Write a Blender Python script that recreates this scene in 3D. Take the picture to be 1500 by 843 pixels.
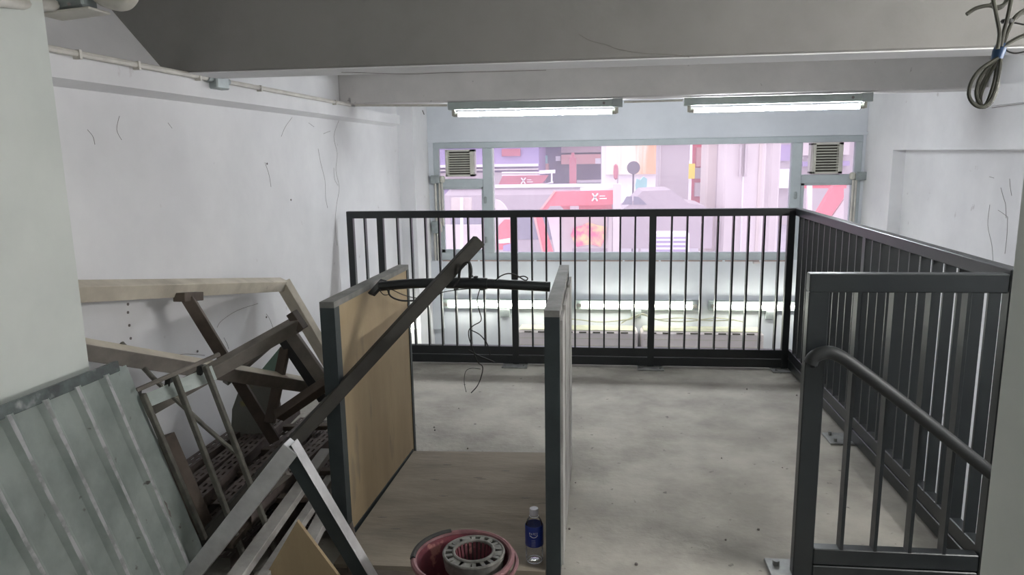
import bpy, bmesh, math, random
from mathutils import Vector, Matrix
random.seed(7)
for o in list(bpy.data.objects): bpy.data.objects.remove(o)
scene = bpy.context.scene; COL = scene.collection

# ------------------------------------------------------------------ camera
F = 1065.13; YAW, PIT, ROL = -0.11740441, -0.18341421, -0.01668928; EYE = Vector((0, 0, 1.45))
fw = Vector((math.sin(YAW)*math.cos(PIT), math.cos(YAW)*math.cos(PIT), math.sin(PIT)))
r0 = Vector((math.cos(YAW), -math.sin(YAW), 0)); u0 = r0.cross(fw)
RT = math.cos(ROL)*r0 + math.sin(ROL)*u0; UP = -math.sin(ROL)*r0 + math.cos(ROL)*u0
cd = bpy.data.cameras.new('camera'); cam = bpy.data.objects.new('camera', cd); COL.objects.link(cam)
cam.matrix_world = Matrix(((RT.x, UP.x, -fw.x, EYE.x), (RT.y, UP.y, -fw.y, EYE.y), (RT.z, UP.z, -fw.z, EYE.z), (0, 0, 0, 1)))
cd.sensor_fit = 'HORIZONTAL'; cd.sensor_width = 36; cd.lens = F/1500*36; cd.clip_start = .05; cd.clip_end = 300
scene.camera = cam
# ------------------------------------------------------------------ sky, exposure
W = bpy.data.worlds.new('overcast_sky'); scene.world = W; W.use_nodes = True
bg = W.node_tree.nodes['Background']; bg.inputs[0].default_value = (.90, .93, 1.0, 1); bg.inputs[1].default_value = 1.0
scene.view_settings.view_transform = 'Standard'; scene.view_settings.look = 'None'
scene.view_settings.gamma = 1; scene.view_settings.use_curve_mapping = False
scene.view_settings.exposure = 1.35
TUBE = 46.0; TUBE_LOW = 9.0; FILL_BACK = 14.0; FILL_STAIR = 125.0

# ------------------------------------------------------------------ helpers
def at(px, py, ax, v):
    """real-world point where a sight line meets the plane axis=v (survey of the photograph)"""
    d = RT*((px-750)/F) + UP*((421.5-py)/F) + fw
    return EYE + d*((v-EYE[ax])/d[ax])
def aX(px, py, v): return at(px, py, 0, v)
def aY(px, py, v): return at(px, py, 1, v)
def aZ(px, py, v): return at(px, py, 2, v)
WL = {}
def thing(name, label, cat, loc=(0, 0, 0), group=None):
    o = bpy.data.objects.new(name, None); COL.objects.link(o); o.location = loc; o.empty_display_size = .05
    o['label'] = label; o['category'] = cat
    if group: o['group'] = group
    WL[o.name] = Vector(loc); return o
def tag(o, label, cat, group=None):
    o['label'] = label; o['category'] = cat
    if group: o['group'] = group
    return o
def obj(name, bm, m, parent=None, label=None, smooth=False, kind=None, loc=None):
    me = bpy.data.meshes.new(name)
    base = WL[parent.name] if parent else Vector((0, 0, 0))
    off = Vector(loc) if loc is not None else base
    bm.transform(Matrix.Translation(-off))
    bmesh.ops.recalc_face_normals(bm, faces=bm.faces[:])
    if smooth:
        for f in bm.faces: f.smooth = True
        for e in bm.edges:
            if len(e.link_faces) == 2 and e.calc_face_angle(0) > .7: e.smooth = False
    bm.to_mesh(me); bm.free(); me.materials.append(m)
    o = bpy.data.objects.new(name, me); COL.objects.link(o); WL[o.name] = off
    if parent: o.parent = parent; o.location = off-base
    else: o.location = off
    if label: o['label'] = label
    if kind: o['kind'] = kind
    return o
def struct(name, bm, m, parent=None, label=None, smooth=False):
    o = obj(name, bm, m, parent, label, smooth)
    if not parent: o['kind'] = 'structure'
    return o
def NB(): return bmesh.new()
def hexa(bm, p):      # 8 points: 4 of one end, 4 of the other
    v = [bm.verts.new(q) for q in p]
    for f in ((0, 1, 2, 3), (7, 6, 5, 4), (0, 4, 5, 1), (1, 5, 6, 2), (2, 6, 7, 3), (3, 7, 4, 0)): bm.faces.new([v[i] for i in f])
def box(bm, x0, x1, y0, y1, z0, z1, bev=0):
    n = len(bm.verts)
    hexa(bm, [(x0, y0, z0), (x1, y0, z0), (x1, y1, z0), (x0, y1, z0), (x0, y0, z1), (x1, y0, z1), (x1, y1, z1), (x0, y1, z1)])
    if bev:
        bm.verts.ensure_lookup_table(); vs = bm.verts[n:]
        es = list({e for v in vs for e in v.link_edges})
        bmesh.ops.bevel(bm, geom=es, offset=bev, segments=1, affect='EDGES')
    return bm
def bx(*a, **k): return box(NB(), *a, **k)
def bar(A, B, w, h, up=(0, 0, 1), bm=None, bev=.002, twist=0, tip=1.0):
    A = Vector(A); B = Vector(B); bm = bm or NB(); n = len(bm.verts)
    d = (B-A).normalized(); s = d.cross(Vector(up)).normalized(); t = s.cross(d)
    if twist:
        q = Matrix.Rotation(twist, 3, d); s = q @ s; t = q @ t
    P = []
    for c, k in ((A, 1), (B, tip)):
        for a, b in ((-1, -1), (1, -1), (1, 1), (-1, 1)): P.append(c+s*(a*w*k/2)+t*(b*h*k/2))
    hexa(bm, P)
    if bev:
        bm.verts.ensure_lookup_table(); vs = bm.verts[n:]
        bmesh.ops.bevel(bm, geom=list({e for v in vs for e in v.link_edges}), offset=bev, segments=1, affect='EDGES')
    return bm
def tube(pts, r, seg=8, bm=None, cap=True, radii=None):
    bm = bm or NB(); pts = [Vector(p) for p in pts]; rings = []; ref = Vector((0, 0, 1))
    for i, p in enumerate(pts):
        d = (pts[min(i+1, len(pts)-1)]-pts[max(i-1, 0)]).normalized()
        if i == 0:
            if abs(d.z) > .9: ref = Vector((1, 0, 0))
            s = d.cross(ref).normalized()
        else:
            s = (s-d*s.dot(d)).normalized()
        t = s.cross(d); rr = radii[i] if radii else r
        rings.append([bm.verts.new(p+(s*math.cos(2*math.pi*k/seg)+t*math.sin(2*math.pi*k/seg))*rr) for k in range(seg)])
    for a, b in zip(rings, rings[1:]):
        for k in range(seg): bm.faces.new((a[k], a[(k+1) % seg], b[(k+1) % seg], b[k]))
    if cap: bm.faces.new(rings[0][::-1]); bm.faces.new(rings[-1])
    return bm
def smoothpath(pts, n=6):
    pts = [Vector(p) for p in pts]; out = []
    for i in range(len(pts)-1):
        p0 = pts[max(i-1, 0)]; p1 = pts[i]; p2 = pts[i+1]; p3 = pts[min(i+2, len(pts)-1)]
        for k in range(n):
            t = k/n
            out.append(.5*((2*p1)+(p2-p0)*t+(2*p0-5*p1+4*p2-p3)*t*t+(3*p1-p0-3*p2+p3)*t**3))
    out.append(pts[-1]); return out
def lathe(c, prof, seg=32, bm=None, sx=1, sy=1, closed=False):
    bm = bm or NB(); c = Vector(c); R_ = []
    for r, z in prof:
        R_.append([bm.verts.new(c+Vector((r*sx*math.cos(2*math.pi*k/seg), r*sy*math.sin(2*math.pi*k/seg), z))) for k in range(seg)])
    pr = list(zip(R_, R_[1:])) + ([(R_[-1], R_[0])] if closed else [])
    for a, b in pr:
        for k in range(seg): bm.faces.new((a[k], a[(k+1) % seg], b[(k+1) % seg], b[k]))
    if not closed:
        for q in (0, -1):
            if prof[q][0] < .02*1 and prof[q][0] > 0: bm.faces.new(R_[q])
    return bm
def torus(c, R_, r, seg=40, s2=8, bm=None, sx=1, sy=1):
    return lathe(c, [(R_+r*math.cos(2*math.pi*k/s2), r*math.sin(2*math.pi*k/s2)) for k in range(s2)], seg, bm, sx, sy, True)
def plate(pts, th, bm=None, n=None):
    """solid plate from an outline of 3-D points"""
    bm = bm or NB(); pts = [Vector(p) for p in pts]
    n = n or (pts[1]-pts[0]).cross(pts[2]-pts[0]).normalized()
    a = [bm.verts.new(p) for p in pts]; b = [bm.verts.new(p+n*th) for p in pts]
    bm.faces.new(a[::-1]); bm.faces.new(b)
    for i in range(len(pts)):
        j = (i+1) % len(pts); bm.faces.new((a[i], a[j], b[j], b[i]))
    return bm

# ------------------------------------------------------------------ materials
def mat(name, c1, c2=None, scale=3, rough=.6, metal=0, bump=0, bscale=40, spots=None, spot_scale=20, spot_lo=.68, stretch=(1, 1, 1), contrast=(.35, .65), spec=.5, emit=None, es=0):
    m = bpy.data.materials.new(name); m.use_nodes = True; nt = m.node_tree; N = nt.nodes; Lk = nt.links
    b = N['Principled BSDF']; b.inputs['Roughness'].default_value = rough; b.inputs['Metallic'].default_value = metal
    b.inputs['Specular IOR Level'].default_value = spec
    c2 = c2 or tuple(x*.88 for x in c1)
    tc = N.new('ShaderNodeTexCoord'); mp = N.new('ShaderNodeMapping'); mp.inputs['Scale'].default_value = stretch
    Lk.new(tc.outputs['Object'], mp.inputs[0])
    nz = N.new('ShaderNodeTexNoise'); nz.inputs['Scale'].default_value = scale; nz.inputs['Detail'].default_value = 7; nz.inputs['Roughness'].default_value = .6
    Lk.new(mp.outputs[0], nz.inputs['Vector'])
    cr = N.new('ShaderNodeValToRGB'); e = cr.color_ramp.elements
    e[0].position = contrast[0]; e[0].color = (*c2, 1); e[1].position = contrast[1]; e[1].color = (*c1, 1)
    Lk.new(nz.outputs[0], cr.inputs[0]); out = cr.outputs[0]
    if spots:
        n2 = N.new('ShaderNodeTexNoise'); n2.inputs['Scale'].default_value = spot_scale; n2.inputs['Detail'].default_value = 4
        Lk.new(mp.outputs[0], n2.inputs['Vector'])
        r2 = N.new('ShaderNodeValToRGB'); r2.color_ramp.elements[0].position = spot_lo; r2.color_ramp.elements[0].color = (0, 0, 0, 1); r2.color_ramp.elements[1].position = spot_lo+.06
        Lk.new(n2.outputs[0], r2.inputs[0])
        mx = N.new('ShaderNodeMix'); mx.data_type = 'RGBA'; mx.inputs['B'].default_value = (*spots, 1)
        Lk.new(r2.outputs[0], mx.inputs['Factor']); Lk.new(out, mx.inputs['A']); out = mx.outputs['Result']
    Lk.new(out, b.inputs['Base Color'])
    if bump:
        n3 = N.new('ShaderNodeTexNoise'); n3.inputs['Scale'].default_value = bscale; n3.inputs['Detail'].default_value = 5
        Lk.new(mp.outputs[0], n3.inputs['Vector'])
        bp = N.new('ShaderNodeBump'); bp.inputs['Strength'].default_value = bump; bp.inputs['Distance'].default_value = .01
        Lk.new(n3.outputs[0], bp.inputs['Height']); Lk.new(bp.outputs[0], b.inputs['Normal'])
    if emit: b.inputs['Emission Color'].default_value = (*emit, 1); b.inputs['Emission Strength'].default_value = es
    return m
def glass(name, tint, haze, hazecol=(.8, .8, .8), refr=1.0):
    m = bpy.data.materials.new(name); m.use_nodes = True; nt = m.node_tree; N = nt.nodes; Lk = nt.links
    N.remove(N['Principled BSDF']); out = N['Material Output']
    tr = N.new('ShaderNodeBsdfTransparent'); tr.inputs[0].default_value = (*tint, 1)
    gl = N.new('ShaderNodeBsdfGlossy'); gl.inputs['Roughness'].default_value = .03
    fr = N.new('ShaderNodeFresnel'); fr.inputs[0].default_value = 1.35 if haze > .1 else 1.15
    m1 = N.new('ShaderNodeMixShader'); Lk.new(fr.outputs[0], m1.inputs[0]); Lk.new(tr.outputs[0], m1.inputs[1]); Lk.new(gl.outputs[0], m1.inputs[2])
    df = N.new('ShaderNodeBsdfTranslucent'); df.inputs[0].default_value = (*hazecol, 1)
    m2 = N.new('ShaderNodeMixShader'); m2.inputs[0].default_value = haze
    tc = N.new('ShaderNodeTexCoord'); nz = N.new('ShaderNodeTexNoise'); nz.inputs['Scale'].default_value = 2.5
    mr = N.new('ShaderNodeMapRange'); mr.inputs['To Min'].default_value = haze*.7; mr.inputs['To Max'].default_value = haze*1.3
    Lk.new(tc.outputs['Object'], nz.inputs['Vector']); Lk.new(nz.outputs[0], mr.inputs[0]); Lk.new(mr.outputs[0], m2.inputs[0])
    Lk.new(m1.outputs[0], m2.inputs[1]); Lk.new(df.outputs[0], m2.inputs[2]); Lk.new(m2.outputs[0], out.inputs[0])
    return m
M = dict(
 wall=mat('white_limewash', (.80, .80, .81), (.70, .70, .715), 1.6, .85, bump=.12, bscale=14, spots=(.55, .53, .53), spot_scale=9, spot_lo=.70),
 wall_far=mat('blue_white_paint', (.70, .73, .77), (.63, .66, .70), 2.5, .8, bump=.05, bscale=20),
 pillar=mat('pale_green_white_paint', (.70, .73, .69), (.61, .645, .61), 2.2, .85, bump=.15, bscale=10, spots=(.50, .55, .52), spot_scale=6, spot_lo=.69),
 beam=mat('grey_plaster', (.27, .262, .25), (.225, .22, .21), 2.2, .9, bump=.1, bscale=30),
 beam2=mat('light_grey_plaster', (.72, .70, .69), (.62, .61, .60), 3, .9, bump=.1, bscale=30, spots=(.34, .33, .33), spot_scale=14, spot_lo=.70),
 ceil=mat('ceiling_paint', (.62, .62, .60), rough=.9),
 crack=mat('crack_grime', (.20, .18, .17), rough=.9),
 rust=mat('rust_line', (.35, .24, .20), (.25, .18, .15), 12, .9),
 floor=mat('worn_concrete', (.435, .415, .365), (.28, .265, .235), 2.6, .85, bump=.5, bscale=22, spots=(.17, .16, .145), spot_scale=22, spot_lo=.68, contrast=(.36, .62)),
 slab=mat('slab_edge_plaster', (.68, .63, .62), rough=.9),
 ground=mat('ground_tile', (.55, .55, .55), rough=.5),
 steel=mat('dark_painted_steel', (.018, .022, .024), (.013, .016, .018), 6, .33, bump=.02, bscale=60, spec=.55),
 steel2=mat('dark_green_grey_paint', (.032, .043, .046), (.023, .032, .035), 8, .5, bump=.08, bscale=40),
 topc=mat('dusty_dark_top', (.24, .235, .22), (.15, .15, .14), 12, .7),
 plate=mat('galvanised_plate', (.34, .35, .34), (.22, .225, .22), 16, .5, metal=.5, bump=.1),
 ply=mat('old_plywood', (.44, .34, .205), (.33, .25, .15), 2.4, .75, bump=.08, bscale=30, stretch=(3, 3, .7), spots=(.30, .24, .16), spot_scale=3.2, spot_lo=.64, contrast=(.25, .75)),
 baseply=mat('dusty_plywood', (.32, .275, .215), (.21, .182, .145), 3.2, .85, bump=.25, bscale=24, stretch=(.6, 2.2, 1), spots=(.10, .085, .07), spot_scale=9, spot_lo=.70),
 cream=mat('cream_painted_timber', (.62, .57, .47), (.42, .38, .31), 5, .75, bump=.1, spots=(.14, .12, .10), spot_scale=14, spot_lo=.70),
 brown=mat('dark_brown_timber', (.115, .088, .068), (.062, .047, .038), 7, .75, bump=.15, stretch=(1, 1, 1)),
 greyt=mat('grey_weathered_timber', (.24, .215, .19), (.15, .135, .12), 9, .8, bump=.15),
 darkt=mat('dark_grey_timber', (.050, .047, .040), (.032, .030, .026), 9, .75, bump=.12),
 palet=mat('pale_dusty_board', (.42, .41, .39), (.28, .27, .255), 8, .8, bump=.15),
 galv=mat('mottled_galvanised_sheet', (.64, .70, .67), (.43, .49, .47), 6, .45, metal=.12, bump=.15, bscale=22, spots=(.22, .21, .20), spot_scale=26, spot_lo=.68),
 galv_d=mat('dull_flange', (.17, .205, .20), (.08, .09, .09), 14, .5, metal=.3, spots=(.40, .42, .41), spot_scale=9, spot_lo=.62),
 worn=mat('worn_rib_highlight', (.92, .92, .94), (.60, .62, .62), 22, .38, metal=.4, bump=.15, contrast=(.4, .55)),
 silver=mat('scratched_silver_steel', (.72, .72, .73), (.50, .50, .51), 8, .42, metal=.35, bump=.08),
 ironrod=mat('grimy_iron_bar', (.17, .165, .14), (.09, .085, .072), 18, .65, metal=.2, bump=.15),
 slot=mat('brown_slotted_steel', (.155, .125, .112), (.085, .068, .062), 12, .65, bump=.12),
 railcap=mat('matt_black_handrail', (.020, .022, .023), rough=.55, spec=.4),
 black=mat('black_rubber', (.018, .018, .018), rough=.55),
 green=mat('pale_green_sheet', (.20, .32, .26), rough=.6),
 olive=mat('stained_fibre_sheet', (.22, .22, .19), (.16, .16, .14), 5, .7, spots=(.30, .26, .08), spot_scale=4, spot_lo=.55),
 pink=mat('faded_red_plastic', (.21, .050, .066), (.11, .036, .046), 9, .55, bump=.1, spots=(.38, .17, .15), spot_scale=20, spot_lo=.62),
 pinklip=mat('worn_pink_lip', (.27, .13, .135), (.16, .07, .078), 14, .55),
 greyplastic=mat('grimy_grey_plastic', (.24, .24, .22), (.09, .09, .08), 18, .6, bump=.1),
 grime=mat('black_grime', (.05, .05, .045), (.03, .03, .03), 20, .8),
 capw=mat('white_bottle_cap', (.62, .63, .68), rough=.45),
 blue=mat('blue_label', (.018, .045, .30), (.015, .035, .24), 20, .4),
 white=mat('white_print', (.75, .78, .85), rough=.5),
 frame=mat('grey_blue_window_frame', (.50, .55, .57), (.44, .49, .51), 6, .5),
 vent=mat('cream_vent_plastic', (.60, .59, .52), (.52, .51, .45), 10, .6),
 ventd=mat('vent_dark', (.10, .095, .08), rough=.8),
 conduit=mat('white_conduit', (.66, .64, .58), (.52, .50, .46), 8, .55),
 jbox=mat('grey_junction_metal', (.36, .40, .40), (.27, .30, .30), 12, .5, metal=.3),
 fix=mat('fixture_green_grey', (.40, .46, .44), (.33, .38, .37), 8, .5),
 endcap=mat('tube_end_cap', (.48, .46, .40), rough=.5),
 tube=mat('lit_tube', (1, 1, 1), rough=.5, emit=(.93, .96, 1.0), es=TUBE),
 tubelow=mat('lit_tube_low', (1, 1, 1), rough=.5, emit=(1.0, 1.0, .88), es=TUBE_LOW),
 fillback=mat('fill_tube_back', (1, 1, 1), rough=.5, emit=(.98, .98, .97), es=FILL_BACK),
 fillstair=mat('fill_tube_stair', (1, 1, 1), rough=.5, emit=(1.0, .98, .96), es=FILL_STAIR),
 ac=mat('yellowed_white_plastic', (.74, .68, .68), (.68, .62, .63), 5, .5, spots=(.55, .50, .34), spot_scale=3, spot_lo=.68),
 acy=mat('yellowed_grille', (.60, .59, .44), (.48, .48, .38), 14, .6),
 cord=mat('olive_grey_cable', (.085, .085, .062), (.045, .045, .035), 20, .6),
 tape=mat('blue_tape', (.015, .06, .16), rough=.5),
 glasspane=glass('hazy_window_glass', (.97, .93, .97), .14, (.95, .88, .95)),  # pink glare haze over the bright street, put into the glass as a veil
 pet=glass('clear_bottle_plastic', (.975, .98, .985), .08),
 # street
 road=mat('asphalt', (.42, .38, .42), (.34, .31, .35), 1, .9),
 conc=mat('pinkish_concrete', (.52, .45, .46), (.46, .40, .42), .6, .9),
 concl=mat('light_concrete', (.70, .62, .62), (.62, .55, .55), .5, .9),
 concy=mat('beige_concrete', (.66, .57, .53), (.58, .50, .47), .5, .9),
 redsign=mat('red_sign', (.80, .13, .17), (.70, .12, .16), .8, .6),
 redsign2=mat('deep_red_sign', (.52, .13, .18), (.45, .12, .16), .8, .6),
 lilac=mat('lilac_hoarding', (.40, .30, .50), (.32, .26, .46), .35, .8),
 navy=mat('dim_blue_shopfront', (.22, .20, .30), (.16, .15, .23), .6, .8),
 salmon=mat('salmon_awning', (.78, .42, .38), (.70, .36, .34), 1, .8),
 orange=mat('orange_hoarding', (.85, .42, .22), (.95, .85, .70), .5, .8, stretch=(1.4, 1, .12), contrast=(.42, .55)),
 whiteo=mat('white_street_paint', (.92, .90, .92), (.86, .84, .88), 1, .7),
 dark=mat('dark_street_metal', (.13, .11, .15), rough=.7),
 teal=mat('teal_cloth', (.35, .68, .66), rough=.8),
 yellow=mat('yellow_sign', (.90, .70, .02), (.86, .66, .02), 2, .6),
 carp=mat('mauve_bus_paint', (.46, .39, .42), (.40, .34, .37), .7, .5),
 carw=mat('vehicle_glass', (.22, .21, .28), rough=.2),
 flower=mat('pink_yellow_poster', (.85, .15, .32), (.95, .75, .30), 3.5, .6, contrast=(.40, .56)),
 hair=mat('dark_hair', (.05, .04, .04), rough=.8), skin=mat('skin', (.55, .38, .30), rough=.7),
)

# ------------------------------------------------------------------ room shell
XL, XR, YF, ZG, ZC = -1.78, 2.44, 7.09, -2.4, 2.35
# mezzanine slab with stair opening
b = NB(); box(b, -2.1, 1.31, 2.31, 4.90, -.14, 0); box(b, -2.1, .72, -2.6, 2.31, -.14, 0)
struct('floor', b, M['floor'])
b = bx(-2.1, 1.32, 4.90, 4.915, -.16, -.003); struct('trim_1', b, M['slab'])
struct('floor_ground', bx(-2.1, 2.8, -2.7, 7.3, ZG-.1, ZG), M['ground'])
struct('ceiling', bx(-2.7, 2.9, -2.7, 7.3, ZC, ZC+.1), M['ceil'])
# left wall: lower flat wall, upper part leaning out in front of the near beam
b = NB(); box(b, XL-.25, XL, -2.7, YF+.2, ZG, 1.79); box(b, XL-.25, XL, 2.97, YF+.2, 1.79, ZC)
hexa(b, [(XL, -2.7, 1.79), (XL-.25, -2.7, 1.79), (XL-.9, -2.7, ZC), (XL-.46, -2.7, ZC), (XL, 2.97, 1.79), (XL-.25, 2.97, 1.79), (XL-.9, 2.97, ZC), (XL-.46, 2.97, ZC)])
wl = struct('wall_left', b, M['wall'])
b = NB(); hexa(b, [(XL, -1.0, 1.69), (-1.712, -1.0, 1.71), (-1.712, -1.0, 1.785), (XL, -1.0, 1.785), (XL, 6.36, 1.69), (-1.712, 6.36, 1.71), (-1.712, 6.36, 1.785), (XL, 6.36, 1.785)]); struct('trim_2', b, M['wall'])
# corner pier beside the window
pz = struct('pillar', bx(XL, -1.64, 6.52, YF, ZG, ZC), M['wall'])
pl = struct('pillar_left', bx(XL-.3, -1.5, .2, 1.94, -.0, ZC, bev=.012), M['pillar'])
prr = struct('pillar_right', bx(.69, 1.02, .7, 1.295, ZG, ZC, bev=.012), M['pillar'])
# right wall with header and recess
b = NB(); box(b, XR, XR+.3, 6.46, YF+.2, ZG, ZC); box(b, XR, XR+.3, -2.7, 6.46, 1.42, ZC); box(b, XR+.1, XR+.3, -2.7, 6.46, ZG, 1.42)
wr = struct('wall_right', b, M['wall'])
struct('trim_3', bx(2.395, 2.6, 3.2, 4.965, 1.685, 1.80), M['wall'])
# back of the room behind the viewer
struct('wall_back', bx(-2.7, 2.8, -2.8, -2.7, ZG, ZC+.1), M['wall'])
# beams
def soft(o): return o
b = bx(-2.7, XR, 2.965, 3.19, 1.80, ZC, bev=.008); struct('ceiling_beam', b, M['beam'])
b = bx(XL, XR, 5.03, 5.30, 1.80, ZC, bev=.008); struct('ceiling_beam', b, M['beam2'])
# near beam plaster: shaded face painted darker, lit soffit painted paler; crack along it
def crackline(pts, r, parent, name='crack', m=None):
    return obj(name, tube(smoothpath(pts, 4), r, 4), m or M['crack'], parent)
bm1 = bpy.data.objects['ceiling_beam']
obj('lit_soffit_strip', bx(XL, XR, 2.968, 3.187, 1.796, 1.801), M['wall'], bm1, label='underside painted paler as if lit')
crackline([aY(px, py, 2.962) for px, py in ((848, 50), (866, 60), (890, 66), (905, 72), (940, 78), (985, 80), (1010, 84))], .0007, bm1)
crackline([aZ(px, py, 1.795) for px, py in ((500, 106), (540, 107), (600, 108.5), (640, 107), (720, 105), (800, 103))], .0011, bm1)
for seg in (((497, 175), (489, 200), (494, 225), (492, 250), (497, 275), (493, 300), (491, 330), (494, 360)),
            ((466, 218), (470, 240), (476, 265), (477, 290), (480, 305)), ((489, 246), (490, 262), (495, 272)), ((388, 238), (394, 256), (397, 274)),
            ((428, 172), (418, 186), (412, 200)), ((484, 192), (474, 196)), ((378, 445), (348, 455), (325, 470), (318, 480)),
            ((390, 460), (396, 470), (402, 488)), ((350, 510), (362, 502), (376, 503)), ((328, 495), (333, 505), (335, 512)), ((175, 170), (171, 190), (178, 205)),
            ((128, 190), (136, 200), (139, 212)), ((246, 180), (252, 188)), ((262, 520), (276, 519), (300, 521)), ((452, 180), (460, 186))):
    crackline([aX(px, py, XL+.0005) for px, py in seg], .0010, wl, 'scratch')
for px, py in ((187, 458), (189, 477), (191, 496), (187, 446), (426, 293), (390, 465), (289, 515), (391, 240)):
    p = aX(px, py, XL); obj('nail_hole', tube([p, p+Vector((.003, 0, 0))], .0055, 8), M['crack'], wl)
for seg in (((1466, 275), (1470, 290), (1473, 300), (1474, 320)), ((1479, 262), (1480, 275), (1482, 287)), ((1452, 200), (1449, 210), (1453, 214)), ((1450, 300), (1447, 330), (1453, 360), (1455, 390)), ((1476, 318), (1475, 345), (1472, 372)), ((1449, 259), (1456, 261)), ((1462, 308), (1468, 312), (1476, 318))):
    crackline([aX(px, py, XR+.099) for px, py in seg], .0013, wr, 'scratch')
crackline([aX(1453, 158, 2.393), aX(1475, 155, 2.393), aX(1500, 152, 2.393)], .002, wr, 'scratch')

# ------------------------------------------------------------------ far wall and window
def fx(px, py=300): return aY(px, py, YF).x
def fz(py, px=900): return aY(px, py, YF).z
wx0, wx1, wz0, wz1 = fx(637, 300), fx(1258, 300), .405, 1.555
b = NB()
box(b, XL, wx0, YF, YF+.18, ZG, ZC); box(b, wx1, XR+.3, YF, YF+.18, ZG, ZC); box(b, wx0, wx1, YF, YF+.18, ZG, wz0); box(b, wx0, wx1, YF, YF+.18, wz1, ZC)
wf = struct('wall_front', b, M['wall_far'])
win = bpy.data.objects.new('window_1', None); COL.objects.link(win); win['kind'] = 'structure'; win.location = (0, YF, wz0); WL[win.name] = Vector((0, YF, wz0))
y0, y1 = YF+.00, YF+.06
mlx0, mlx1 = fx(708.5), fx(722.5); mrx0, mrx1 = fx(1156), fx(1171)
gz0, gz1 = .478, 1.497
for a in ((wx0, wx1, gz1, wz1), (wx0, wx1, wz0, gz0), (wx0, wx0+.055, gz0, gz1), (wx1-.06, wx1, gz0, gz1)):
    obj('frame_member', bx(a[0], a[1], y0, y1, a[2], a[3], bev=.004), M['frame'], win)
for a in ((mlx0, mlx1), (mrx0, mrx1)): obj('mullion', bx(a[0], a[1], y0-.015, y1, gz0, gz1, bev=.004), M['frame'], win)
tz0, tz1 = 1.125, 1.205
obj('transom', bx(wx0+.055, mlx0, y0-.004, y1, tz0, tz1, bev=.004), M['frame'], win)
obj('transom', bx(mrx1, wx1-.06, y0-.004, y1, tz0, tz1, bev=.004), M['frame'], win)
def pane(x0, x1, z0, z1, n='pane'): obj(n, bx(x0, x1, YF+.028, YF+.033, z0, z1), M['glasspane'], win)
pane(mlx1, mrx0, gz0, gz1); pane(wx0+.055, mlx0, tz1, gz1); pane(mrx1, wx1-.06, tz1, gz1); pane(wx0+.055, mlx0, gz0, tz0); pane(mrx1, wx1-.06, gz0, tz0)
for a, c in ((wx0+.055, mlx0), (mrx1, wx1-.06)):   # opening sashes
    b = NB()
    for q in ((a, a+.035, gz0, tz0), (c-.018, c, gz0, tz0), (a, c, gz0, gz0+.03), (a, c, tz0-.02, tz0)): box(b, q[0], q[1], y0+.005, y0+.05, q[2], q[3])
    obj('sash', b, M['frame'], win)
for px, py in ((711, 293), (712, 351), (1165, 286), (1160, 350)):
    p = aY(px, py, YF-.02); obj('latch', bx(p.x-.012, p.x+.012, YF-.04, YF-.014, p.z-.035, p.z+.03, bev=.006), M['jbox'], win)
obj('bead', bx(mlx1, mlx1+.012, y0-.002, y1, gz0, gz1), M['whiteo'], win)
# rusty line below the sill and plaster band
b = NB(); X0 = -1.57
for k, (a, c) in enumerate(((645, 700), (703, 782), (786, 860), (864, 912), (915, 965), (968, 1003), (1008, 1058), (1062, 1112), (1116, 1160))):
    box(b, fx(a, 380), fx(c, 380), YF-.006, YF+.01, .392, .401)
struct('trim_4', b, M['rust'])
struct('trim_5', bx(-1.64, XR, YF-.03, YF, 1.56, 1.585), M['wall_far'])
# louvred vents in the upper side lights
def vent(px0, py0, px1, py1, lab):
    p = aY(px0, py1, YF-.01); q = aY(px1, py0, YF-.01); x0, x1, z0, z1 = p.x, q.x, p.z, q.z
    t = thing('louvre_vent', lab, 'vent', ((x0+x1)/2, YF, z0))
    b = NB(); w = .028
    for a in ((x0, x0+w, z0, z1), (x1-w*1.3, x1, z0, z1), (x0, x1, z1-w*.7, z1), (x0, x1, z0, z0+w*.7)): box(b, a[0], a[1], YF-.045, YF+.12, a[2], a[3], bev=.003)
    obj('housing', b, M['vent'], t); obj('back_panel', bx(x0+w, x1-w, YF+.02, YF+.03, z0+w*.5, z1-w*.5), M['ventd'], t)
    n = 9
    for k in range(n):
        z = z0+w+(z1-z0-2*w)*(k+.5)/n
        obj('slat', bar((x0+w*.8, YF-.03, z), (x1-w, YF-.03, z), .013, .005, up=(0, 1, 1.0), bev=0), M['vent'], t)
    return t
vent(654, 219, 694, 259, 'cream louvred vent in the left upper window light')
vent(1188, 208.5, 1234.5, 255, 'cream louvred vent in the right upper window light')
# electrical boxes with conduits on both sides of the window
def ebox(px, py, lab, w=.07, h=.075, drops=(), end=None):
    p = aY(px, py, YF-.05); t = thing('switch_box', lab, 'electrical box', (p.x, YF, p.z))
    obj('case', bx(p.x-w, p.x+w*.3, YF-.07, YF-.005, p.z-h/2, p.z+h/2, bev=.006), M['jbox'], t)
    obj('cover', bx(p.x+w*.3, p.x+w*.95, YF-.06, YF-.005, p.z-h/2+.006, p.z+h/2-.004, bev=.012), M['vent'], t)
    for dx in drops: obj('conduit_pipe', tube([(p.x+dx, YF-.022, p.z-h/2), (p.x+dx, YF-.022, end)], .011, 8), M['conduit'], t)
    return t
ebox(641, 263, 'grey and cream electrical box left of the window', drops=(-.03, .01, .035), end=.75)
ebox(1257, 258, 'grey and cream electrical box right of the window', w=-.07, drops=(-.03, -.005), end=.05)
t = ebox(640, 333, 'small grey electrical box low on the left of the window', w=.05, h=.12, drops=(-.03, .0), end=.39)
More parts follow.
